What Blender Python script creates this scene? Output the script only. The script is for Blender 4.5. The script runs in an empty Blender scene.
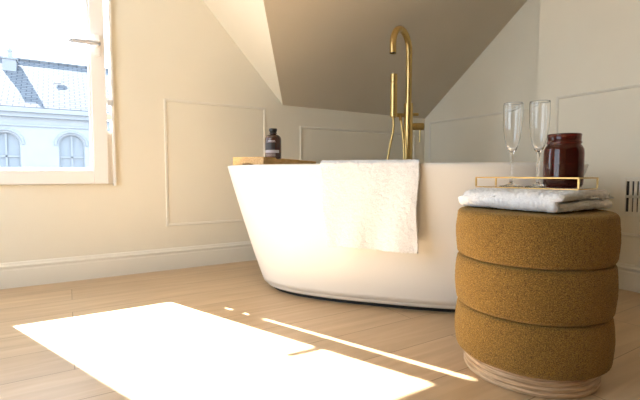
import bpy, bmesh, math, random
from mathutils import Vector, Matrix, noise
random.seed(7)
C = bpy.context.scene.collection
PI = math.pi

# ------------------------------------------------------------------ helpers
def link_mesh(name, verts, faces, mat, parent=None, smooth=False, loc=None, rotz=0):
    me = bpy.data.meshes.new(name)
    me.from_pydata([tuple(v) for v in verts], [], faces)
    bm = bmesh.new(); bm.from_mesh(me)
    bmesh.ops.recalc_face_normals(bm, faces=bm.faces)
    bm.to_mesh(me); bm.free()
    if mat: me.materials.append(mat)
    if smooth:
        for p in me.polygons: p.use_smooth = True
    o = bpy.data.objects.new(name, me)
    C.objects.link(o)
    if parent: o.parent = parent
    if loc: o.location = loc
    o.rotation_euler.z = rotz
    return o

class MB:
    """collects vertices and faces for ONE mesh"""
    def __init__(s): s.v, s.f = [], []
    def add(s, v, f):
        n = len(s.v); s.v += [tuple(p) for p in v]; s.f += [tuple(i + n for i in q) for q in f]; return s
    def box(s, x0, x1, y0, y1, z0, z1):
        return s.add([(x0,y0,z0),(x1,y0,z0),(x1,y1,z0),(x0,y1,z0),(x0,y0,z1),(x1,y0,z1),(x1,y1,z1),(x0,y1,z1)],
                     [(0,3,2,1),(4,5,6,7),(0,1,5,4),(1,2,6,5),(2,3,7,6),(3,0,4,7)])
    def prism(s, poly, off):
        """planar polygon of 3D points thickened by a vector"""
        n = len(poly); off = Vector(off)
        v = [Vector(p) for p in poly]; v = v + [p + off for p in v]
        f = [tuple(range(n)), tuple(range(2*n-1, n-1, -1))]
        f += [(i, (i+1) % n, n + (i+1) % n, n + i) for i in range(n)]
        return s.add(v, f)
    def tube(s, pts, r, seg=16, cap=True):
        pts = [Vector(p) for p in pts]; n = len(pts)
        rs = r if isinstance(r, (list, tuple)) else [r]*n
        t0 = (pts[1]-pts[0]).normalized()
        u = t0.orthogonal().normalized(); V = []
        for i, p in enumerate(pts):
            a = pts[min(i+1, n-1)] - pts[max(i-1, 0)]
            t = a.normalized() if a.length > 1e-9 else t0
            u = (u - t*u.dot(t)).normalized(); w = t.cross(u)
            V += [p + rs[i]*(math.cos(2*PI*k/seg)*u + math.sin(2*PI*k/seg)*w) for k in range(seg)]
        F = [(i*seg+k, i*seg+(k+1) % seg, (i+1)*seg+(k+1) % seg, (i+1)*seg+k) for i in range(n-1) for k in range(seg)]
        if cap: F += [tuple(range(seg-1, -1, -1)), tuple(range((n-1)*seg, n*seg))]
        return s.add(V, F)
    def lathe(s, prof, seg=48, c=(0,0,0), closed=False):
        V, F = [], []; n = len(prof)
        for (r, z) in prof:
            V += [(c[0]+r*math.cos(2*PI*k/seg), c[1]+r*math.sin(2*PI*k/seg), c[2]+z) for k in range(seg)]
        m = n if closed else n-1
        for i in range(m):
            j = (i+1) % n
            F += [(i*seg+k, i*seg+(k+1) % seg, j*seg+(k+1) % seg, j*seg+k) for k in range(seg)]
        if not closed:
            F += [tuple(range(seg-1, -1, -1)), tuple(range((n-1)*seg, n*seg))]
        return s.add(V, F)
    def build(s, name, mat, parent=None, smooth=False, loc=None, rotz=0, bevel=0, auto=None):
        o = link_mesh(name, s.v, s.f, mat, parent, smooth, loc, rotz)
        if bevel:
            b = o.modifiers.new('bevel', 'BEVEL'); b.width = bevel; b.segments = 2; b.limit_method = 'ANGLE'
        if auto is not None:
            me = o.data
            for p in me.polygons: p.use_smooth = True
            bm = bmesh.new(); bm.from_mesh(me)
            for e in bm.edges:
                if len(e.link_faces) == 2 and e.calc_face_angle(0) > auto: e.smooth = False
            bm.to_mesh(me); bm.free()
        return o

def tag(o, label=None, cat=None, group=None, kind=None):
    if label: o['label'] = label
    if cat: o['category'] = cat
    if group: o['group'] = group
    if kind: o['kind'] = kind
    return o
def thing(name, label, cat, loc=(0,0,0), rotz=0, group=None):
    o = bpy.data.objects.new(name, None); C.objects.link(o)
    o.location = loc; o.rotation_euler.z = rotz; o.empty_display_size = .05
    return tag(o, label, cat, group)
def struct(o): o['kind'] = 'structure'; return o
def copy_tree(o, parent=None):
    c = o.copy(); C.objects.link(c)
    if parent: c.parent = parent
    for ch in list(o.children): copy_tree(ch, c)
    return c

# ------------------------------------------------------------------ materials
def mat(name, col, rough=.5, metal=0, **kw):
    m = bpy.data.materials.new(name); m.use_nodes = True
    b = m.node_tree.nodes['Principled BSDF']
    b.inputs['Base Color'].default_value = (*col, 1)
    b.inputs['Roughness'].default_value = rough
    b.inputs['Metallic'].default_value = metal
    for k, v in kw.items(): b.inputs[k.replace('_', ' ')].default_value = v
    return m
def nd(m, t, **kw):
    n = m.node_tree.nodes.new(t)
    for k, v in kw.items(): setattr(n, k, v)
    return n
def ramp(m, stops):
    r = nd(m, 'ShaderNodeValToRGB'); e = r.color_ramp.elements
    while len(e) < len(stops): e.new(.5)
    for k, (p, c) in zip(e, stops): k.position = p; k.color = (*c, 1)
    return r
def noisy(m, c0, c1, scale, bump=0, detail=4, bscale=None, stretch=(1,1,1), lo=.35, hi=.65):
    """noise between two colours plus bump, in object coordinates"""
    L = m.node_tree.links.new; b = m.node_tree.nodes['Principled BSDF']
    tc = nd(m, 'ShaderNodeTexCoord'); mp = nd(m, 'ShaderNodeMapping'); mp.inputs['Scale'].default_value = stretch
    L(tc.outputs['Object'], mp.inputs['Vector'])
    n = nd(m, 'ShaderNodeTexNoise'); n.inputs['Scale'].default_value = scale; n.inputs['Detail'].default_value = detail
    L(mp.outputs[0], n.inputs['Vector'])
    r = ramp(m, [(lo, c0), (hi, c1)]); L(n.outputs[0], r.inputs[0]); L(r.outputs[0], b.inputs['Base Color'])
    if bump:
        n2 = nd(m, 'ShaderNodeTexNoise'); n2.inputs['Scale'].default_value = bscale or scale; n2.inputs['Detail'].default_value = 3
        L(mp.outputs[0], n2.inputs['Vector'])
        bp = nd(m, 'ShaderNodeBump'); bp.inputs['Strength'].default_value = bump; bp.inputs['Distance'].default_value = .004
        L(n2.outputs[0], bp.inputs['Height']); L(bp.outputs[0], b.inputs['Normal'])
    return m

WALLC = (.825, .765, .63)
M = {}
M['wall'] = noisy(mat('wall_paint', WALLC, .55), tuple(c*.985 for c in WALLC), tuple(min(1, c*1.015) for c in WALLC), 3, .04, bscale=140)
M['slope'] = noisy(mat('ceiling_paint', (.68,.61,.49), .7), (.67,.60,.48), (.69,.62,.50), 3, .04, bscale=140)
M['trim'] = mat('trim_paint', (.82,.77,.66), .42)
M['upvc'] = mat('window_frame_white', (.90,.87,.84), .35)
M['seal'] = mat('grey_hardware', (.62,.62,.63), .4)
M['chrome'] = mat('handle_metal', (.50,.50,.52), .5, .3)
M['tub'] = mat('tub_acrylic', (.85,.83,.79), .4, 0, Coat_Weight=.3, Coat_Roughness=.25)
M['black'] = mat('dull_black', (.012,.011,.01), .6)
M['brass'] = noisy(mat('brushed_brass', (.56,.40,.16), .3, 1), (.52,.37,.145), (.61,.45,.195), 60, 0, stretch=(1,1,.1))
M['gold'] = mat('gold_wire', (.58,.38,.14), .35, 1)
M['towel'] = noisy(mat('white_terry', (.86,.855,.86), .95, Sheen_Weight=.3), (.84,.84,.85), (.93,.93,.94), 220, .6, bscale=420)
M['bamboo'] = noisy(mat('bamboo_wood', (.80,.46,.15), .4), (.72,.38,.10), (.88,.55,.2), 14, 0, stretch=(10,1.2,8))
M['pale_wood'] = noisy(mat('pale_ash_wood', (.70,.52,.33), .5), (.44,.28,.15), (.72,.52,.33), 10, .1, stretch=(2,2,30))
M['cap'] = mat('black_cap', (.012,.011,.011), .35)
M['label'] = mat('pale_label', (.55,.50,.52), .6)
M['darklabel'] = mat('dark_label', (.025,.016,.014), .45)
M['grille_back'] = mat('slot_shade', (.05,.045,.04), .8)
M['wax'] = mat('red_wax', (.04,.007,.005), .5)
M['amber'] = mat('amber_bottle_glass', (.075,.022,.012), .1, 0, Coat_Weight=.5)

def boucle():
    m = mat('mustard_boucle', (.4,.25,.06), .95, 0, Sheen_Weight=.25)
    m.node_tree.nodes['Principled BSDF'].inputs['Sheen Tint'].default_value = (1,.75,.35,1)
    L = m.node_tree.links.new; b = m.node_tree.nodes['Principled BSDF']
    tc = nd(m, 'ShaderNodeTexCoord')
    v = nd(m, 'ShaderNodeTexVoronoi'); v.inputs['Scale'].default_value = 420
    n = nd(m, 'ShaderNodeTexNoise'); n.inputs['Scale'].default_value = 430; n.inputs['Detail'].default_value = 4
    L(tc.outputs['Object'], v.inputs['Vector']); L(tc.outputs['Object'], n.inputs['Vector'])
    r = ramp(m, [(.32,(.085,.040,.006)), (.5,(.24,.122,.017)), (.72,(.46,.27,.055))]); L(n.outputs[0], r.inputs[0])
    L(r.outputs[0], b.inputs['Base Color'])
    bp = nd(m, 'ShaderNodeBump'); bp.inputs['Strength'].default_value = .8; bp.inputs['Distance'].default_value = .003
    L(v.outputs['Distance'], bp.inputs['Height']); L(bp.outputs[0], b.inputs['Normal'])
    return m
M['boucle'] = boucle()

def planks():
    m = mat('oak_planks', (.6,.4,.25), .36)
    L = m.node_tree.links.new; b = m.node_tree.nodes['Principled BSDF']
    tc = nd(m, 'ShaderNodeTexCoord')
    br = nd(m, 'ShaderNodeTexBrick'); br.offset = .37; br.squash = 1
    br.inputs['Scale'].default_value = 1; br.inputs['Brick Width'].default_value = 1.75; br.inputs['Row Height'].default_value = .19
    br.inputs['Mortar Size'].default_value = .0016; br.inputs['Mortar Smooth'].default_value = .2; br.inputs['Bias'].default_value = 0
    br.inputs['Color1'].default_value = (.0,.0,.0,1); br.inputs['Color2'].default_value = (1,1,1,1); br.inputs['Mortar'].default_value = (.5,.5,.5,1)
    L(tc.outputs['Object'], br.inputs['Vector'])
    mp = nd(m, 'ShaderNodeMapping'); mp.inputs['Scale'].default_value = (1.3, 14, 1); L(tc.outputs['Object'], mp.inputs['Vector'])
    sh = nd(m, 'ShaderNodeVectorMath', operation='ADD'); L(mp.outputs[0], sh.inputs[0])
    sc = nd(m, 'ShaderNodeVectorMath', operation='SCALE'); sc.inputs['Scale'].default_value = 7
    L(br.outputs['Color'], sc.inputs[0]); L(sc.outputs[0], sh.inputs[1])
    n = nd(m, 'ShaderNodeTexNoise'); n.inputs['Scale'].default_value = 2.2; n.inputs['Detail'].default_value = 7; n.inputs['Distortion'].default_value = .6
    L(sh.outputs[0], n.inputs['Vector'])
    r = ramp(m, [(.28,(.56,.385,.215)), (.5,(.625,.435,.25)), (.72,(.69,.50,.30))]); L(n.outputs[0], r.inputs[0])
    tone = ramp(m, [(0,(.90,.89,.88)), (1,(1.0,1.0,1.0))]); L(br.outputs['Color'], tone.inputs[0])
    mx = nd(m, 'ShaderNodeMix', data_type='RGBA', blend_type='MULTIPLY'); mx.inputs[0].default_value = 1
    L(r.outputs[0], mx.inputs[6]); L(tone.outputs[0], mx.inputs[7])
    seam = nd(m, 'ShaderNodeMix', data_type='RGBA'); seam.inputs[7].default_value = (.34,.21,.11,1)
    L(br.outputs['Fac'], seam.inputs[0]); L(mx.outputs[2], seam.inputs[6]); L(seam.outputs[2], b.inputs['Base Color'])
    bp = nd(m, 'ShaderNodeBump'); bp.inputs['Strength'].default_value = .06; bp.inputs['Distance'].default_value = .003
    L(n.outputs[0], bp.inputs['Height']); L(bp.outputs[0], b.inputs['Normal'])
    return m
M['floor'] = planks()

def thin_glass(name, tint, gl=.08):
    m = bpy.data.materials.new(name); m.use_nodes = True; nt = m.node_tree; nt.nodes.remove(nt.nodes['Principled BSDF'])
    out = nt.nodes['Material Output']; L = nt.links.new
    t = nd(m, 'ShaderNodeBsdfTransparent'); t.inputs[0].default_value = (*tint, 1)
    g = nd(m, 'ShaderNodeBsdfGlossy'); g.inputs['Roughness'].default_value = .02
    lw = nd(m, 'ShaderNodeLayerWeight'); lw.inputs[0].default_value = .5
    pw = nd(m, 'ShaderNodeMath', operation='POWER'); pw.inputs[1].default_value = 5; L(lw.outputs['Facing'], pw.inputs[0])
    fr = nd(m, 'ShaderNodeMath', operation='MULTIPLY_ADD'); fr.inputs[1].default_value = .9; fr.inputs[2].default_value = .035; L(pw.outputs[0], fr.inputs[0])
    mx = nd(m, 'ShaderNodeMixShader'); L(fr.outputs[0], mx.inputs[0]); L(t.outputs[0], mx.inputs[1]); L(g.outputs[0], mx.inputs[2])
    L(mx.outputs[0], out.inputs[0]); return m
M['pane'] = thin_glass('window_glass', (1,1,1))
M['flute'] = mat('clear_glass', (1,1,1), .0, 0, Transmission_Weight=1, IOR=1.45)
M['jar'] = mat('deep_red_glass', (.17,.018,.009), .03, 0, Transmission_Weight=.85, IOR=1.45)

def slates():
    m = mat('grey_slate', (.5,.52,.56), .9, Specular_IOR_Level=.05); L = m.node_tree.links.new; b = m.node_tree.nodes['Principled BSDF']
    tc = nd(m, 'ShaderNodeTexCoord'); br = nd(m, 'ShaderNodeTexBrick')
    br.inputs['Scale'].default_value = 1; br.inputs['Brick Width'].default_value = .35; br.inputs['Row Height'].default_value = .16
    br.inputs['Mortar Size'].default_value = .02
    br.inputs['Color1'].default_value = (.10,.105,.113,1); br.inputs['Color2'].default_value = (.13,.135,.145,1); br.inputs['Mortar'].default_value = (.05,.055,.065,1)
    L(tc.outputs['Object'], br.inputs['Vector']); L(br.outputs['Color'], b.inputs['Base Color']); return m
M['slate'] = slates()
M['facade'] = noisy(mat('pale_render', (.25,.265,.28), .8), (.24,.255,.27), (.26,.275,.29), 1.2)
M['stone'] = mat('cornice_stone', (.22,.235,.25), .8)
M['farglass'] = mat('far_window_glass', (.16,.185,.21), .4)
M['brickpot'] = mat('chimney_clay', (.2,.21,.225), .8)
M['asphalt'] = mat('street_asphalt', (.16,.16,.165), .9)

# ------------------------------------------------------------------ the room
WY, RX, GX, CY = 2.47, 2.262, 2.508, 1.374      # window wall, right wall, gable of the alcove, end of right wall
ZC, ZK, S1, S2, AX = 2.40, 1.0, .743, 1.083, 1.22
YV = WY - (ZC-ZK)/S1                             # where the roof slope meets the flat ceiling
XV = AX - (ZC-ZK)/S2
LX, FY = -1.7, -1.7
T = .1
s1 = lambda y: min(ZC, ZK + (WY-y)*S1)

struct(MB().box(LX-T, GX+T, FY-T, WY+T, -.12, 0).build('floor', M['floor']))
# window wall (with the knee wall under the slope)
wx0, wx1, wz0, wz1 = -.575, .212, .497, 1.72
w = MB()
w.box(LX-T, wx0, WY, WY+T, 0, ZC); w.box(wx0, wx1, WY, WY+T, 0, wz0); w.box(wx0, wx1, WY, WY+T, wz1, ZC)
w.prism([(wx1,WY,0),(GX+T,WY,0),(GX+T,WY,ZK),(AX,WY,ZK),(wx1, WY, ZK+(AX-wx1)*S2)], (0,T,0))
w.prism([(wx1,WY,ZK+(AX-wx1)*S2),(XV,WY,ZC),(wx1,WY,ZC)], (0,T,0)) if False else None
struct(w.build('wall_left', M['wall']))
# gable of the bath alcove, and the nearer right wall
struct(MB().prism([(GX,CY,0),(GX,WY,0),(GX,WY,ZK),(GX,CY,s1(CY))], (T,0,0)).build('wall_back', M['wall']))
struct(MB().prism([(RX,FY,0),(RX,CY,0),(RX,CY,s1(CY)),(RX,YV,ZC),(RX,FY,ZC)], (GX-RX+T,0,0)).build('wall_right', M['wall']))
# unseen wall behind the camera; far left wall gets a window added for fill
M['bounce_cut_dark'] = mat('bounce_cut_dark', (.20,.16,.11), .6)  # dark colour put on the unseen wall to hold back bounced light
struct(MB().box(LX-T, GX+T, FY-T, FY, 0, ZC).build('wall_front', M['bounce_cut_dark']))
W2 = (.30, 1.90, .30, 2.25)
w = MB(); w.box(LX-T, LX, FY, W2[0], 0, ZC); w.box(LX-T, LX, W2[1], WY, 0, ZC); w.box(LX-T, LX, W2[0], W2[1], 0, W2[2]); w.box(LX-T, LX, W2[0], W2[1], W2[3], ZC)
struct(w.build('wall_rear', M['wall']))
fill_win = thing('fill_window', None, None, (LX,0,0)); struct(fill_win)  # out of view, added to let more daylight into the room
w = MB()
for a, b in ((W2[0], W2[0]+.06), (1.10, 1.16), (W2[1]-.06, W2[1])): w.box(-.08, .01, a, b, W2[2], W2[3])
for a, b in ((W2[2], W2[2]+.06), (W2[3]-.06, W2[3])): w.box(-.078, .008, W2[0]+.06, W2[1]-.06, a, b)
w.build('window_frame', M['upvc'], fill_win)
for a, b in ((W2[0]+.06, 1.10), (1.16, W2[1]-.06)): MB().box(-.045, -.039, a, b, W2[2]+.06, W2[3]-.06).build('pane', M['pane'], fill_win)
up = Vector((0, S1, 1)).normalized()*.08
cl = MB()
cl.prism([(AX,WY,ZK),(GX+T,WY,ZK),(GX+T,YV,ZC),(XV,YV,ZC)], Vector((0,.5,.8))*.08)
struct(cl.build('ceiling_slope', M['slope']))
struct(MB().prism([(AX,WY,ZK),(XV,YV,ZC),(XV,WY,ZC)], Vector((.6,.0,.8))*.08).build('ceiling_dormer', M['wall']))
struct(MB().prism([(LX-T,FY-T,ZC),(GX+T,FY-T,ZC),(GX+T,YV,ZC),(XV,YV,ZC),(XV,WY+T,ZC),(LX-T,WY+T,ZC)], (0,0,.08)).build('ceiling', M['wall']))

# baseboards: extruded profile (depth, height)
BP = [(0,0),(.016,0),(.016,.085),(.013,.092),(.013,.097),(.017,.100),(.017,.107),(.010,.113),(.006,.121),(0,.124)]
def board(name, a, b, nrm):
    a, b, nrm = Vector(a), Vector(b), Vector(nrm)
    v = [a + nrm*d + Vector((0,0,z)) for d, z in BP]
    return struct(MB().prism(v, b-a).build(name, M['trim']))
board('baseboard_left', (LX,WY,0), (GX,WY,0), (0,-1,0))
board('baseboard_back', (GX,WY-.017,0), (GX,CY,0), (-1,0,0))
board('baseboard_right', (RX,FY,0), (RX,CY,0), (-1,0,0))
# raised panel mouldings
tn = [0]
def panel(o, ax, x0, x1, z0, z1, nrm):
    """o: point on the wall, ax: horizontal axis; a mitred frame of moulding"""
    o, ax, nrm = Vector(o), Vector(ax), Vector(nrm); up = Vector((0,0,1))
    prof = [(0,0),(.002,.005),(.006,.0065),(.010,.0045),(.013,.0055),(.016,0)]     # (inset, height)
    mb = MB(); n = len(prof); V = []
    for (h, k) in prof:
        for (x, z) in ((x0+h,z0+h),(x1-h,z0+h),(x1-h,z1-h),(x0+h,z1-h)):
            V.append(o + ax*x + up*z + nrm*k)
    F = [(i*4+k, i*4+(k+1) % 4, (i+1)*4+(k+1) % 4, (i+1)*4+k) for i in range(n-1) for k in range(4)]
    mb.add(V, F); tn[0] += 1
    return struct(mb.build('trim_%d' % tn[0], M['trim']))
panel((0,WY,0), (1,0,0), .475, 1.097, .250, .974, (0,-1,0))
panel((0,WY,0), (1,0,0), 1.345, 2.40, .250, .872, (0,-1,0))
panel((GX,0,0), (0,1,0), CY-.3, WY-.10, .250, .972, (-1,0,0)) if False else panel((GX,0,0), (0,1,0), CY+.02, WY-.05, .250, .968, (-1,0,0))
panel((RX,0,0), (0,1,0), -.55, 1.268, .255, .966, (-1,0,0))
panel((LX,0,0), (0,1,0), -1.4, .35, .250, .972, (1,0,0))

# ------------------------------------------------------------------ window
win = thing('window_1', None, None, (0,WY,0)); struct(win)
fr = MB()
fr.box(wx1-.003, wx1+.010, -.018, .07, wz0-.010, wz1+.02)           # right jamb
fr.box(wx0-.02, wx0+.01, -.018, .07, wz0-.010, wz1+.02)
fr.box(wx0+.01, wx1-.003, .026, .07, wz0-.010, wz0+.060)
fr.box(wx0+.01, wx1-.003, .03, .07, wz1-.03, wz1+.02)
fr.build('window_frame', M['upvc'], win, bevel=.002)
gx0, gx1, gz0, gz1 = -.447, .107, .581, 1.600
sx0, sx1, sz0, sz1 = -.555, .186, .4995, 1.68
sa = MB(); y0, y1 = -.028, .022
def ring(mb, a, b, ya, yb):
    (x0,x1,z0,z1), (X0,X1,Z0,Z1) = a, b
    mb.box(x0, X0, ya, yb, z0, z1); mb.box(X1, x1, ya, yb, z0, z1)
    mb.box(X0, X1, ya, yb, z0, Z0); mb.box(X0, X1, ya, yb, Z1, z1)
ring(sa, (sx0,sx1,sz0,sz1), (gx0-.012,gx1+.012,gz0-.012,gz1+.012), y0, y1)
ring(sa, (gx0-.012,gx1+.012,gz0-.012,gz1+.012), (gx0,gx1,gz0,gz1), -.014, .012)
sash = sa.build('sash', M['upvc'], win, bevel=.003)
MB().box(gx0, gx1, -.003, .003, gz0, gz1).build('pane', M['pane'], sash)
# seal filling the lower part of the gap beside the sash, with short breaks
se = MB()
for a, b in ((sz0,.775), (.835,.868), (.915,.955)): se.box(sx1, wx1-.003, -.004, .03, a, b)
se.build('weather_seal', M['upvc'], win)
MB().box(wx1-.022, wx1+.004, -.034, -.018, .905, .935).build('keep_plate', M['seal'], win, bevel=.002)
h = MB()
h.box(.136, .166, -.036, -.028, 1.15, 1.26)
h.tube([(.151,-.034,1.205),(.151,-.072,1.205)], .010, 16)
hd = h.build('handle', M['upvc'], win, bevel=.003)
MB().tube([(.163,-.072,1.206),(.151,-.074,1.206),(.10,-.076,1.2045),(.04,-.074,1.203),(.026,-.070,1.203)], [.010,.012,.012,.011,.009], 14).build('lever', M['chrome'], hd, smooth=True)

# ------------------------------------------------------------------ outside: the house across the street
FYD = 18.5
bd = thing('terraced_house', 'pale rendered house with slate roof and arched windows seen outside the window', 'building', (0,FYD,-6))
EZ, RZ = 8.90, 11.33     # eave and ridge above street
pitch_run = 3.6
bx0, bx1 = -7, 9
win_x = [-5.88, -3.86, -1.84, .18, 2.2, 4.22]
wb, wt = 6.05, 6.62      # spring heights
wl = MB()
ww = .43
xs = [bx0] + [v for c in win_x for v in (c-ww, c+ww)] + [bx1]
for i in range(0, len(xs), 2): wl.box(xs[i], xs[i+1], 0, .4, 0, EZ)
for c in win_x:
    wl.box(c-ww, c+ww, 0, .4, 0, 6.45)
    arc = [(c+ww*math.cos(a), 0, 7.62+ww*math.sin(a)) for a in [PI*k/16 for k in range(17)]]
    for k in range(16):
        p, q = arc[k], arc[k+1]
        wl.prism([p, q, (q[0],0,EZ), (p[0],0,EZ)], (0,.4,0))
wl.box(bx0, bx1, 7, 7.4, 0, EZ); wl.box(bx0, bx0+.4, .4, 7, 0, EZ); wl.box(bx1-.4, bx1, .4, 7, 0, EZ)
wl.build('wall', M['facade'], bd)
co = MB(); co.box(bx0-.1, bx1+.1, -.30, .0, EZ-.14, EZ+.02); co.box(bx0-.1, bx1+.1, -.18, .0, EZ-.30, EZ-.14); co.box(bx0, bx1, -.06, 0, EZ-.62, EZ-.54)
co.build('cornice', M['stone'], bd)
for c in win_x:
    f = MB()
    pts = [(c+ww*math.cos(a), .12, 7.62+ww*math.sin(a)) for a in [PI*k/16 for k in range(17)]]
    pts = [(c+ww, .12, 6.45)] + pts + [(c-ww, .12, 6.45)]
    f.tube(pts, .05, 8); f.box(c-.03, c+.03, .09, .15, 6.45, 8.0); f.box(c-ww, c+ww, .09, .15, 7.16, 7.22); f.box(c-ww-.08, c+ww+.08, -.1, .15, 6.36, 6.45)
    ring_pts = [(c+(ww+.09)*math.cos(a), -.01, 7.62+(ww+.09)*math.sin(a)) for a in [PI*k/16 for k in range(17)]]
    f.tube(ring_pts, .055, 8)
    fo = f.build('window', M['stone'], bd)
    g = MB(); g.prism([(p[0], .16, p[2]) for p in pts], (0,.02,0)); g.build('pane', M['farglass'], fo)
sl = math.hypot(pitch_run, RZ-EZ)
rf = link_mesh('roof', [(bx0-.2,0,0),(bx1+.2,0,0),(bx1+.2,sl,0),(bx0-.2,sl,0),(bx0-.2,0,-.12),(bx1+.2,0,-.12),(bx1+.2,sl,-.12),(bx0-.2,sl,-.12)],
               [(0,1,2,3),(4,7,6,5),(0,4,5,1),(1,5,6,2),(2,6,7,3),(3,7,4,0)], M['slate'], bd, loc=(0,-.2,EZ+.05))
rf.rotation_euler.x = math.atan2(RZ-EZ, pitch_run)
rb = MB(); rb.prism([(bx0,pitch_run-.2,RZ+.02),(bx1,pitch_run-.2,RZ+.02),(bx1,7.4,EZ),(bx0,7.4,EZ)], (0,0,-.12)); rb.build('roof', M['slate'], bd)
MB().tube([(bx0,pitch_run-.2,RZ+.05),(bx1,pitch_run-.2,RZ+.05)], .09, 8).build('ridge_cap', M['slate'], bd)
ch = MB(); ch.box(-2.06, -1.62, 2.35, 2.95, RZ-1.2, RZ-.19); ch.box(-2.10, -1.58, 2.31, 2.99, RZ-.19, RZ-.13)
cho = ch.build('chimney', M['brickpot'], bd)
for x in (-1.84,): MB().lathe([(.11,0),(.085,.30),(.11,.33),(.10,.38),(.03,.48)], 12, (x,2.75,RZ-.13)).build('chimney_pot', M['brickpot'], cho)
vx, vy = -.36, 1.75; vz = EZ+.05 + (vy+.2)*(RZ-EZ)/pitch_run
MB().prism([(vx,vy-.15,vz-.05),(vx+.26,vy-.15,vz-.05),(vx+.26,vy+.25,vz+.27),(vx,vy+.25,vz+.27)], (0,-.02,.03)).build('roof_light', M['farglass'], bd)
struct(MB().box(-40, 40, -30, 60, -6.3, -6.0).build('ground', M['asphalt']))

# ------------------------------------------------------------------ bathtub
YAW = math.radians(31.35)
def cam2room(X, Y): return (math.cos(YAW)*X + math.sin(YAW)*Y, -math.sin(YAW)*X + math.cos(YAW)*Y)
TH = -YAW - math.radians(18)
tcx, tcy = cam2room(.320, 1.938)
RIM = .591
tub = thing('bathtub', 'white oval freestanding bathtub with flared sides standing diagonally in the alcove', 'bathtub', (tcx,tcy,0), TH)
def sup(a, b, n, t):
    c, s = math.cos(t), math.sin(t)
    return (a*math.copysign(abs(c)**(2/n), c), b*math.copysign(abs(s)**(2/n), s))
def lerp(a, b, t): return a + (b-a)*t
SEG = 128
rows = []
def row(a, b, n, z): rows.append([(*sup(a, b, n, 2*PI*k/SEG), z) for k in range(SEG)])
A0, B0, A1, B1 = .590, .285, .800, .400
def outer(t):       # t: 0 bottom .. 1 rim
    e = t**.92
    return lerp(A0, A1, e), lerp(B0, B1, e), lerp(2.7, 2.35, t)
row(.30, .10, 2.4, .017); row(A0-.03, B0-.03, 2.7, .017)
for k in range(7):
    a = PI/2*k/6; r = .022
    A, B, N = outer(.03)
    row(A - r*(1-math.sin(a)), B - r*(1-math.sin(a)), N, .017 + r*(1-math.cos(a)))
for k in range(2, 29):
    t = k/28; A, B, N = outer(t*.985); row(A, B, N, lerp(.039, RIM-.010, (t-2/28)/(26/28)))
for k in range(1, 7):
    a = PI*k/6; r = .010; row(A1 - r*(1-math.cos(a)) - .001, B1 - r*(1-math.cos(a)) - .001, 2.35, RIM-.010 + r*math.sin(a))
for k in range(1, 15):
    t = k/14; e = t**1.1
    row(lerp(A1-.022, A0-.06, e), lerp(B1-.022, B0-.05, e), 2.4, lerp(RIM-.012, .17, t))
for k in range(1, 6):
    a = PI/2*k/5; row(A0-.06-.09*math.sin(a), B0-.05-.07*math.sin(a), 2.5, .17-.07*(1-math.cos(a)))
row(.10, .03, 2.2, .095)
V = [p for r in rows for p in r]
F = [(i*SEG+k, i*SEG+(k+1) % SEG, (i+1)*SEG+(k+1) % SEG, (i+1)*SEG+k) for i in range(len(rows)-1) for k in range(SEG)]
F += [tuple(range(SEG-1, -1, -1)), tuple(range((len(rows)-1)*SEG, len(rows)*SEG))]
link_mesh('tub_shell', V, F, M['tub'], tub, True)
ft = MB(); pts = [sup(A0-.028, B0-.028, 2.7, 2*PI*k/64) for k in range(64)]
ft.prism([(x, y, 0) for x, y in pts], (0,0,.0175)); ft.build('foot', M['black'], tub)  # foot coloured black to draw the shadow gap under the tub
MB().lathe([(.032,.095),(.032,.099),(.025,.101)], 24).build('drain', M['brass'], tub, smooth=False)
def tubpt(x, y, z=0):
    c, s = math.cos(TH), math.sin(TH); return (tcx + c*x - s*y, tcy + s*x + c*y, z)

# ------------------------------------------------------------------ towel over the tub rim
def fuzz(p, a, s): return a*(noise.noise(Vector(p)*s))
NU, NV = 110, 190
gy = -(B1) - .010
path = []   # (local y, z)
for k in range(40): path.append((lerp(-.31, gy+.046, k/39), lerp(.42, RIM-.012, k/39)))
for k in range(41):
    a = PI*k/40 ; path.append((gy+.026 + .026*math.cos(a)*1.0, RIM-.004 + .012*math.sin(a)))
n_front = NV - len(path)
for k in range(1, n_front+1): path.append((gy - .003*math.sin(k/n_front*PI), lerp(RIM-.006, .268, k/n_front)))
V = []
HW = .187
for j, (py, pz) in enumerate(path):
    fr_ = max(0, (j-81)/(NV-82))
    for i in range(NU):
        u = i/(NU-1)
        xl, xr = -HW+.028*fr_**1.2 + .003*math.sin(9*fr_), HW-.004 + .004*math.sin(7*fr_+1)
        x = lerp(xl, xr, u)
        y = py - fr_*(.004 + .006*math.sin(u*7.5+.6) + .004*math.sin(u*15+fr_*3)) + .004*fr_*noise.noise((x*14, pz*9, 1))
        z = pz + fr_*(.006*math.sin(u*4+1)) + (-.004*fr_*(1-u))
        d = fuzz((x,y,pz), .0018, 240) + fuzz((x,y,pz), .0010, 60)
        edge = 0
        if i in (0, NU-1): edge = fuzz((x,pz,3), .004, 240)
        V.append((x+edge, y - (d if j > 70 else 0), z + (d if 40 <= j <= 90 else 0) + (fuzz((x*1.0,7,pz), .006, 260) if j == NV-1 else 0)))
F = [(j*NU+i, j*NU+i+1, (j+1)*NU+i+1, (j+1)*NU+i) for j in range(NV-1) for i in range(NU-1)]
tw = link_mesh('bath_towel', V, F, M['towel'], None, True, (tcx,tcy,0), TH)
tw.location = tubpt(-.014, 0, 0)
so = tw.modifiers.new('thickness', 'SOLIDIFY'); so.thickness = .008; so.offset = 0
tag(tw, 'white bath towel draped over the front rim of the bathtub', 'towel')

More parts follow.
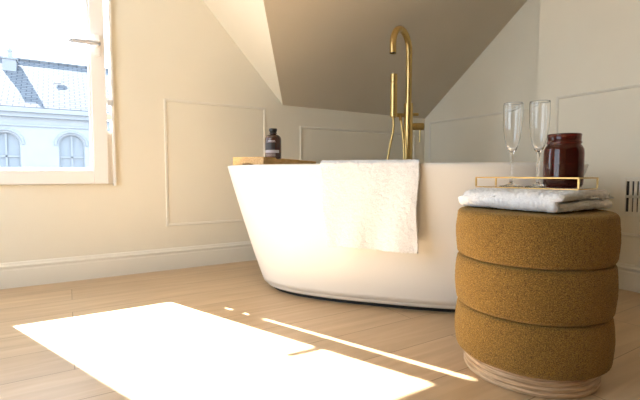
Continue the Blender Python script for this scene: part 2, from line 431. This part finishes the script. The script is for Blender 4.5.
# ------------------------------------------------------------------ bamboo bath tray and bottle
tdir = math.radians(73)   # direction of the tray in camera plan, kept to the room by cam2room
bt_rot = TH + math.radians(0)
t0 = cam2room(-.400, 1.905)
bt = thing('bath_tray', 'slim orange bamboo bath tray laid across the left end of the bathtub', 'tray', (t0[0], t0[1], RIM), TH)
L_, W_ = .74, .155
b = MB()
# underside arch cut in the end boards: polygon in x-z extruded along y
arch = [(0,0),(.046,0)] + [(.046+.030*(1-math.cos(a)), .007*math.sin(a)) for a in [PI*k/10 for k in range(1,10)]] + [(.106,0),(W_,0),(W_,.036),(0,.036)]
for q in (0, L_-.02): MB().prism([(x,q,z) for x, z in arch], (0,.02,0)).build('end_board', M['bamboo'], bt, bevel=.0015)
for q in (0, W_-.012): MB().box(q, q+.012, .02, L_-.02, .002, .036).build('side_rail', M['bamboo'], bt, bevel=.0015)
b = MB()
for k in range(5): b.box(.014+k*.0258, .014+k*.0258+.022, .02, L_-.02, .018, .030)
b.build('slat_top', M['bamboo'], bt)
def local(o, rot, x, y, z):
    c, s = math.cos(rot), math.sin(rot); return (o[0] + c*x - s*y, o[1] + s*x + c*y, o[2] + z)
bp = local((t0[0],t0[1],RIM), TH, .128, .165, .030)
bo = thing('amber_bottle', 'amber brown bottle with black screw cap on the bamboo bath tray', 'bottle', bp, -YAW)
prof = [(.030,0),(.0375,.002),(.0395,.007),(.0395,.095)]
prof += [(.0395-.024*(1-math.cos(a)), .095+.024*math.sin(a)) for a in [PI/2*k/8 for k in range(1,9)]]
prof += [(.0148,.122),(.0148,.127)]
MB().lathe(prof, 40).build('bottle_body', M['amber'], bo, smooth=True)
MB().lathe([(.0150,.1225),(.0185,.1235),(.0185,.1265),(.0160,.128),(.0170,.133),(.0195,.136),(.0195,.147),(.0175,.1485)], 32).build('cap', M['cap'], bo, auto=.6)
def wrap(mb, r, a0, a1, z0, z1, n=16, t=.0006):
    V = []; 
    for k in range(n+1):
        a = lerp(a0, a1, k/n)
        for rr in (r, r+t):
            for z in (z0, z1): V.append((rr*math.cos(a), rr*math.sin(a), z))
    F = []
    for k in range(n):
        i = 4*k; j = i+4
        F += [(i,j,j+1,i+1),(i+2,i+3,j+3,j+2),(i+1,j+1,j+3,i+3),(i,i+2,j+2,j)]
    F += [(0,1,3,2),(4*n,4*n+2,4*n+3,4*n+1)]
    mb.add(V, F)
fa = -PI/2 - .12
d = MB(); wrap(d, .0396, fa-1.0, fa+.45, .045, .078); d.build('upper_label', M['darklabel'], bo)
d = MB(); wrap(d, .0396, fa-.95, fa+1.0, .030, .0435); lb = d.build('label', M['label'], bo)
d = MB()
for k, (a, ln) in enumerate(((-.42,.13),(-.27,.1),(-.14,.16),(.04,.1),(.17,.14),(.34,.1))): wrap(d, .0402, fa+a, fa+a+ln, .084, .0885, 3)
wrap(d, .0402, fa-.55, fa+.55, .0805, .0817, 8)
d.build('lettering', M['label'], bo)
d = MB()
for z in (.024, .019, .014): wrap(d, .0402, fa-.8, fa+.5, z, z+.0018, 8)
d.build('small_print', M['label'], bo)

# ------------------------------------------------------------------ brass bath mixer
mx_, my_ = cam2room(.512, 2.425)
tap = thing('bath_mixer', 'tall brushed brass floor standing bath tap behind the bathtub', 'tap', (mx_,my_,0), -YAW)   # local x: right, y: away
MB().lathe([(.045,0),(.045,.010),(.040,.014),(.0265,.014)], 32).build('base_plate', M['brass'], tap, auto=.5)
MB().lathe([(.0265,.014),(.0265,.955),(.0245,.957),(.016,.957)], 32).build('column', M['brass'], tap, auto=.5)
dv = Vector((-.125,-.165,0)).normalized()
R_ = .100; zt = 1.247
pts = [(0,0,.955),(0,0,1.1),(0,0,1.2),(0,0,zt)]
for k in range(1, 21):
    a = PI*1.0*k/20; pts.append(tuple(dv*(R_*(1-math.cos(a))) + Vector((0,0,zt+R_*math.sin(a)))))
e = Vector(pts[-1]); pts += [tuple(e - Vector((0,0,.02))), tuple(e - Vector((0,0,.05)))]
MB().tube(pts, .0180, 24, cap=False).tube(pts[-1:] + [tuple(Vector(pts[-1]) + Vector((0,0,.006)))], .0180, 24, cap=False).build('spout', M['brass'], tap, smooth=True)
MB().tube([tuple(Vector(pts[-1])+Vector((0,0,.004))), tuple(Vector(pts[-1])+Vector((0,0,.008)))], .0155, 24).build('aerator', M['black'], tap)
HZ = .825
MB().tube([(.0,0,HZ),(.088,0,HZ),(.090,0,HZ)], [.0205,.0205,.018], 28).build('handle_body', M['brass'], tap, auto=.5)
MB().tube([(.070,0,HZ-.018),(.068,-.004,HZ-.045),(.066,-.008,HZ-.092)], [.0045,.0035,.0035], 12).build('lever', M['brass'], tap, auto=.5)
MB().tube([(.0,0,.894),(.058,0,.894)], .0085, 16).build('diverter_knob', M['brass'], tap, auto=.5)
br = MB().tube([(0,0,.890),(-.098,-.004,.890)], .0115, 16); br.lathe([(.021,.878),(.021,.900)], 24, (-.090,-.022,0)).build('bracket', M['brass'], tap, auto=.5)
hs = MB().tube([(-.090,-.022,.872),(-.090,-.022,.902),(-.090,-.022,1.065),(-.090,-.022,1.067),(-.090,-.022,1.073),(-.090,-.022,1.075),(-.090,-.022,1.118)],
               [.012,.0200,.0200,.0182,.0182,.0200,.0200], 24).build('hand_shower', M['brass'], tap, auto=.5)
MB().tube([(-.047,-.004,.884),(-.047,-.018,.860)], .009, 16).build('hose_outlet', M['brass'], tap, auto=.5)
def bez(p, n=40):
    out = []
    for k in range(n+1):
        t = k/n; q = [Vector(v) for v in p]
        while len(q) > 1: q = [q[i].lerp(q[i+1], t) for i in range(len(q)-1)]
        out.append(tuple(q[0]))
    return out
def catmull(P, n=10):
    P = [Vector(p) for p in P]; P = [P[0]*2-P[1]] + P + [P[-1]*2-P[-2]]; out = []
    for i in range(1, len(P)-2):
        for k in range(n):
            t = k/n; a, b_, c, d = P[i-1:i+3]
            out.append(tuple(.5*(2*b_ + (c-a)*t + (2*a-5*b_+4*c-d)*t*t + (3*b_-a-3*c+d)*t**3)))
    return out + [tuple(P[-2])]
MB().tube(catmull([(-.090,-.022,.874),(-.091,-.022,.80),(-.112,-.01,.68),(-.14,.0,.48),(-.135,.01,.25),(-.085,.0,.13),(-.045,-.02,.25),(-.040,-.045,.45),(-.030,-.045,.62),(-.036,-.036,.76),(-.047,-.018,.862)]), .0065, 12).build('hose', M['brass'], tap, smooth=True)

# ------------------------------------------------------------------ ottoman
OX, OY = 1.102, .672
ott = thing('round_ottoman', 'round mustard boucle ottoman of three stacked cushions on a ribbed wood base', 'ottoman', (OX,OY,0))
def cushion(z0, z1, R, seg=420):
    prof = [(R*.5, z0)]
    r = .014
    for k in range(9):
        a = PI/2*k/8; prof.append((R - r*(1-math.sin(a)) , z0 + r*(1-math.cos(a))))
    n = 26
    for k in range(1, n):
        t = k/n; prof.append((R + .004*math.sin(PI*t), lerp(z0+r, z1-r, t)))
    for k in range(9):
        a = PI/2*k/8; prof.append((R - r*(1-math.cos(a)), z1 - r*(1-math.sin(a))))
    for k in range(1, 40): prof.append((lerp(R-r, .002, k/40), z1))
    V, F = [], []
    for i, (q, z) in enumerate(prof):
        for k in range(seg):
            a = 2*PI*k/seg; p = Vector((q*math.cos(a), q*math.sin(a), z))
            d = fuzz(p, .0012, 420) + fuzz(p, .0009, 150) + fuzz(p, .0015, 14)
            if q < .03: d = 0
            if i > len(prof)-40: p.z += d*.8
            elif i == 0: pass
            else: p += Vector((math.cos(a), math.sin(a), 0))*d
            V.append(p)
    n = len(prof)
    F = [(i*seg+k, i*seg+(k+1) % seg, (i+1)*seg+(k+1) % seg, (i+1)*seg+k) for i in range(n-1) for k in range(seg)]
    F += [tuple(range(seg-1, -1, -1)), tuple(range((n-1)*seg, n*seg))]
    return V, F
for z0, z1, R in ((.055,.187,.195), (.188,.322,.1975), (.323,.452,.1975)):
    V, F = cushion(z0, z1, R); link_mesh('cushion', V, F, M['boucle'], ott, True)
prof = [(.165,0),(.170,.002)]
for k in range(4):
    z = .003 + k*.0135; prof += [(.170, z+.001), (.1725, z+.0045), (.1725, z+.0095), (.170, z+.0125), (.167, z+.0132)]
MB().lathe(prof + [(.16,.057)], 96).build('base', M['pale_wood'], ott, auto=.5)

# folded towel on the ottoman: one U fold, bend towards -x
def folded_towel():
    th = .0112
    mid = []
    for k in range(100): mid.append((lerp(.150, -.118, k/99), .0120))
    for k in range(1, 14):
        a = PI*k/14; mid.append((-.118 - .0120*math.sin(a), .024 - .0120*math.cos(a)))
    for k in range(110): mid.append((lerp(-.118, .176, k/109),   .0360 + .004*math.sin(k/109*5) + (.006*(k/109)**3)))
    def outline(t):
        n = len(mid); A, B = [], []
        for i, (x, z) in enumerate(mid):
            p, q = mid[max(i-1,0)], mid[min(i+1,n-1)]
            dx, dz = q[0]-p[0], q[1]-p[1]; l = math.hypot(dx, dz); nx, nz = -dz/l, dx/l
            A.append((x+nx*t, z+nz*t)); B.append((x-nx*t, z-nz*t))
        def capp(i, sgn):
            x, z = mid[i]; p, q = (mid[i-1], mid[i]) if i else (mid[0], mid[1])
            dx, dz = q[0]-p[0], q[1]-p[1]; l = math.hypot(dx, dz); tx, tz = dx/l*sgn, dz/l*sgn
            out = []
            for k in range(1, 8):
                a = PI*k/8; s = math.cos(a)*sgn
                out.append((x + tx*t*math.sin(a) + (-dz/l)*t*s, z + tz*t*math.sin(a) + (dx/l)*t*s))
            return out
        return A + capp(n-1, 1) + B[::-1] + capp(0, -1)
    ys = []
    D = .132
    for k in range(6):
        a = PI/2*k/6; ys.append((-D - .012*math.cos(a), max(.12, math.sin(a))))
    for k in range(130): ys.append((lerp(-D, D, k/129), 1))
    for k in range(1, 7):
        a = PI/2*k/6; ys.append((D + .012*math.sin(a), max(.12, math.cos(a))))
    V = []; n = None
    for y, s in ys:
        o = outline(th*s); n = len(o)
        for (x, z) in o:
            p = Vector((x, y, z))
            d = fuzz(p, .0042, 200) + fuzz(p, .0026, 90) + fuzz(p, .004, 22)
            sk = .020*x/.15*(1 if z > .03 else .2)           # upper layer lies slightly askew
            zz = z + d*.8
            if z < .004: zz = max(zz, .0005)
            V.append((x + fuzz(p+Vector((5,0,0)), .0030, 210), y + sk + fuzz(p+Vector((0,5,0)), .0028, 200), zz))
    F = [(j*n+i, j*n+(i+1) % n, (j+1)*n+(i+1) % n, (j+1)*n+i) for j in range(len(ys)-1) for i in range(n)]
    F += [tuple(range(n-1,-1,-1)), tuple(range((len(ys)-1)*n, len(ys)*n))]
    return V, F
V, F = folded_towel()
ft = link_mesh('folded_towel', V, F, M['towel'], None, True, (1.120, .690, .4560), 0)
tag(ft, 'thick white towel folded double on top of the round ottoman', 'towel')
TZ = .4560 + .0535

# gold wire tray
TX, TY, TR = 1.126, .691, .0556
gt = thing('gold_tray', 'small gold wire tray with clear glass bottom on the folded towel', 'tray', (TX,TY,TZ), TR)
hx, hy, hh = .052, .145, .030
def loop(mb, hx, hy, z, r):
    P = [(-hx,-hy,z),(hx,-hy,z),(hx,hy,z),(-hx,hy,z)]
    for i in range(4):
        a, b_ = P[i], P[(i+1) % 4]; mb.box(min(a[0],b_[0])-r, max(a[0],b_[0])+r, min(a[1],b_[1])-r, max(a[1],b_[1])+r, z-r, z+r)
g = MB(); loop(g, hx, hy, hh, .0018); g.build('top_rail', M['gold'], gt)
g = MB(); loop(g, hx, hy, .0015, .0013); g.build('bottom_rail', M['gold'], gt)
for sx in (-1, 1):
    for sy in (-1, 1):
        MB().box(sx*hx-.002, sx*hx+.002, sy*hy-.002, sy*hy+.002, .004, hh-.0018).build('post', M['gold'], gt)
MB().box(-hx+.002, hx-.002, -hy+.002, hy-.002, .0005, .0035).build('glass_bottom', M['pane'], gt)
GZ = TZ + .0036

# champagne flutes
def flute_profile():
    o = [(.0,.0),(.031,.0),(.0325,.0012),(.031,.0025),(.018,.0045),(.0075,.009),(.0042,.016),(.0036,.030),(.0036,.070),(.0042,.090),(.0065,.0985),(.0125,.108),
         (.0165,.120),(.0208,.138),(.0240,.160),(.0260,.182),(.0270,.210),(.0265,.238),(.0262,.2405)]
    i = [(.0253,.2405),(.0255,.238),(.0260,.210),(.0250,.182),(.0230,.160),(.0197,.138),(.0153,.120),(.0105,.109),(.004,.1015),(.0,.1)]
    return o + i
def flute(loc, label):
    P = flute_profile(); V, F = [], []; seg = 48
    for (r, z) in P: V += [(max(r,.0002)*math.cos(2*PI*k/seg), max(r,.0002)*math.sin(2*PI*k/seg), z) for k in range(seg)]
    for i in range(len(P)-1): F += [(i*seg+k, i*seg+(k+1) % seg, (i+1)*seg+(k+1) % seg, (i+1)*seg+k) for k in range(seg)]
    F += [tuple(range(seg-1,-1,-1)), tuple(range((len(P)-1)*seg, len(P)*seg))]
    o = link_mesh('champagne_flute', V, F, M['flute'], None, True, loc)
    return tag(o, label, 'glass', 'champagne flutes on the gold tray')
f1 = local((TX,TY,0), TR, -.0155, .054, 0); f2 = local((TX,TY,0), TR, .0175, -.0060, 0)
fl = flute((f1[0], f1[1], GZ), 'empty clear champagne flute on the gold tray, left one farther from the red jar')
fl2 = copy_tree(fl); fl2.location = (f2[0], f2[1], GZ); fl2['label'] = 'empty clear champagne flute on the gold tray, right one touching distance from the red jar'

# red glass jar
j0 = local((TX,TY,0), TR, -.001, -.0830, 0)
jar = thing('candle_jar', 'dark red glass candle jar with threaded neck on the gold tray', 'jar', (j0[0], j0[1], GZ))
P = [(.036,0),(.043,.003),(.0465,.010),(.0475,.025),(.0475,.092),(.0465,.102),(.0425,.110),(.0395,.1135),(.0395,.1165),(.0412,.1175),(.0412,.1215),(.0398,.1225),(.0398,.136),(.0405,.1375),(.0405,.1405),(.0395,.142),
     (.0365,.142),(.0360,.139),(.0360,.112),(.0385,.108),(.0425,.100),(.0435,.090),(.0435,.020),(.040,.009),(.001,.007)]
MB().lathe(P, 56).build('glass', M['jar'], jar, smooth=True)
wxm = MB(); wxm.lathe([(.001,.0075),(.039,.0095),(.0428,.020),(.0428,.062),(.042,.0632),(.001,.062)], 48); wxo = wxm.build('wax', M['wax'], jar, auto=.5)
MB().tube([(0,0,.061),(.001,0,.074)], .0014, 8).build('wick', M['black'], wxo)

# wall vent
vt = thing('wall_vent', 'white slotted ventilation grille on the right wall above the moulding', 'vent', (RX, .80, .352))
# local: x out of wall (-), y along wall, z up
VW, VH = .142, .184
v = MB()
v.box(-.010, 0, 0, .024, 0, VH); v.box(-.010, 0, VW-.024, VW, 0, VH); v.box(-.010, 0, .024, VW-.024, 0, .020); v.box(-.010, 0, .024, VW-.024, VH-.020, VH)
v.build('frame', M['trim'], vt, bevel=.002)
v = MB(); v.box(-.008, -.002, .024, VW-.024, VH/2-.006, VH/2+.006)
for k in range(1, 5):
    yy = .024 + k*(VW-.048)/5; v.box(-.008, -.002, yy-.0062, yy+.0062, .020, VH-.020)
v.build('grille', M['trim'], vt)
MB().box(-.0015, 0, .024, VW-.024, .020, VH-.020).build('backing', M['grille_back'], vt)  # flat dark sheet, stands for the shade inside the slots

# ------------------------------------------------------------------ light
sun = bpy.data.lights.new('sun', 'SUN'); sun.energy = 35; sun.angle = math.radians(.6); sun.color = (1, .985, .965)
so = bpy.data.objects.new('sun', sun); C.objects.link(so)
so.rotation_euler = Vector((.405, -1, -.925)).to_track_quat('-Z', 'Y').to_euler(); so.location = (-3, 8, 8)
wd = bpy.data.worlds.new('sky'); bpy.context.scene.world = wd; wd.use_nodes = True
nt = wd.node_tree; bg = nt.nodes['Background']
tc = nt.nodes.new('ShaderNodeTexCoord'); sp = nt.nodes.new('ShaderNodeSeparateXYZ'); cr = nt.nodes.new('ShaderNodeValToRGB')
nt.links.new(tc.outputs['Generated'], sp.inputs[0]); nt.links.new(sp.outputs[2], cr.inputs[0]); nt.links.new(cr.outputs[0], bg.inputs[0])
cr.color_ramp.elements[0].position = 0; cr.color_ramp.elements[0].color = (.78,.90,1,1)
cr.color_ramp.elements[1].position = .8; cr.color_ramp.elements[1].color = (.55,.75,1,1)
bg.inputs[1].default_value = 3.2
# daylight portal at the window
pl = bpy.data.lights.new('window_portal', 'AREA'); pl.shape = 'RECTANGLE'; pl.size = .80; pl.size_y = 1.25; pl.cycles.is_portal = True
po = bpy.data.objects.new('window_portal', pl); C.objects.link(po); po.location = (-.18, WY+T+.02, 1.1); po.rotation_euler = (-PI/2, 0, 0)

pl2 = bpy.data.lights.new('window_portal', 'AREA'); pl2.shape = 'RECTANGLE'; pl2.size = W2[3]-W2[2]; pl2.size_y = W2[1]-W2[0]; pl2.cycles.is_portal = True  # portal for the added, unseen window
po = bpy.data.objects.new('window_portal', pl2); C.objects.link(po); po.location = (LX-T-.02, (W2[0]+W2[1])/2, (W2[2]+W2[3])/2); po.rotation_euler = (0, -PI/2, 0)

# ------------------------------------------------------------------ camera
cam = bpy.data.cameras.new('camera'); co = bpy.data.objects.new('camera', cam); C.objects.link(co)
cam.sensor_width = 36; cam.lens = 36*414/640; cam.clip_start = .02; cam.clip_end = 200
co.location = (0, 0, .55)
co.rotation_euler = (PI/2 - math.atan(26/414), 0, -YAW)
sc = bpy.context.scene; sc.camera = co
vs = sc.view_settings; vs.view_transform = 'Standard'; vs.look = 'None'; vs.gamma = 1; vs.use_curve_mapping = False; vs.exposure = 1.05
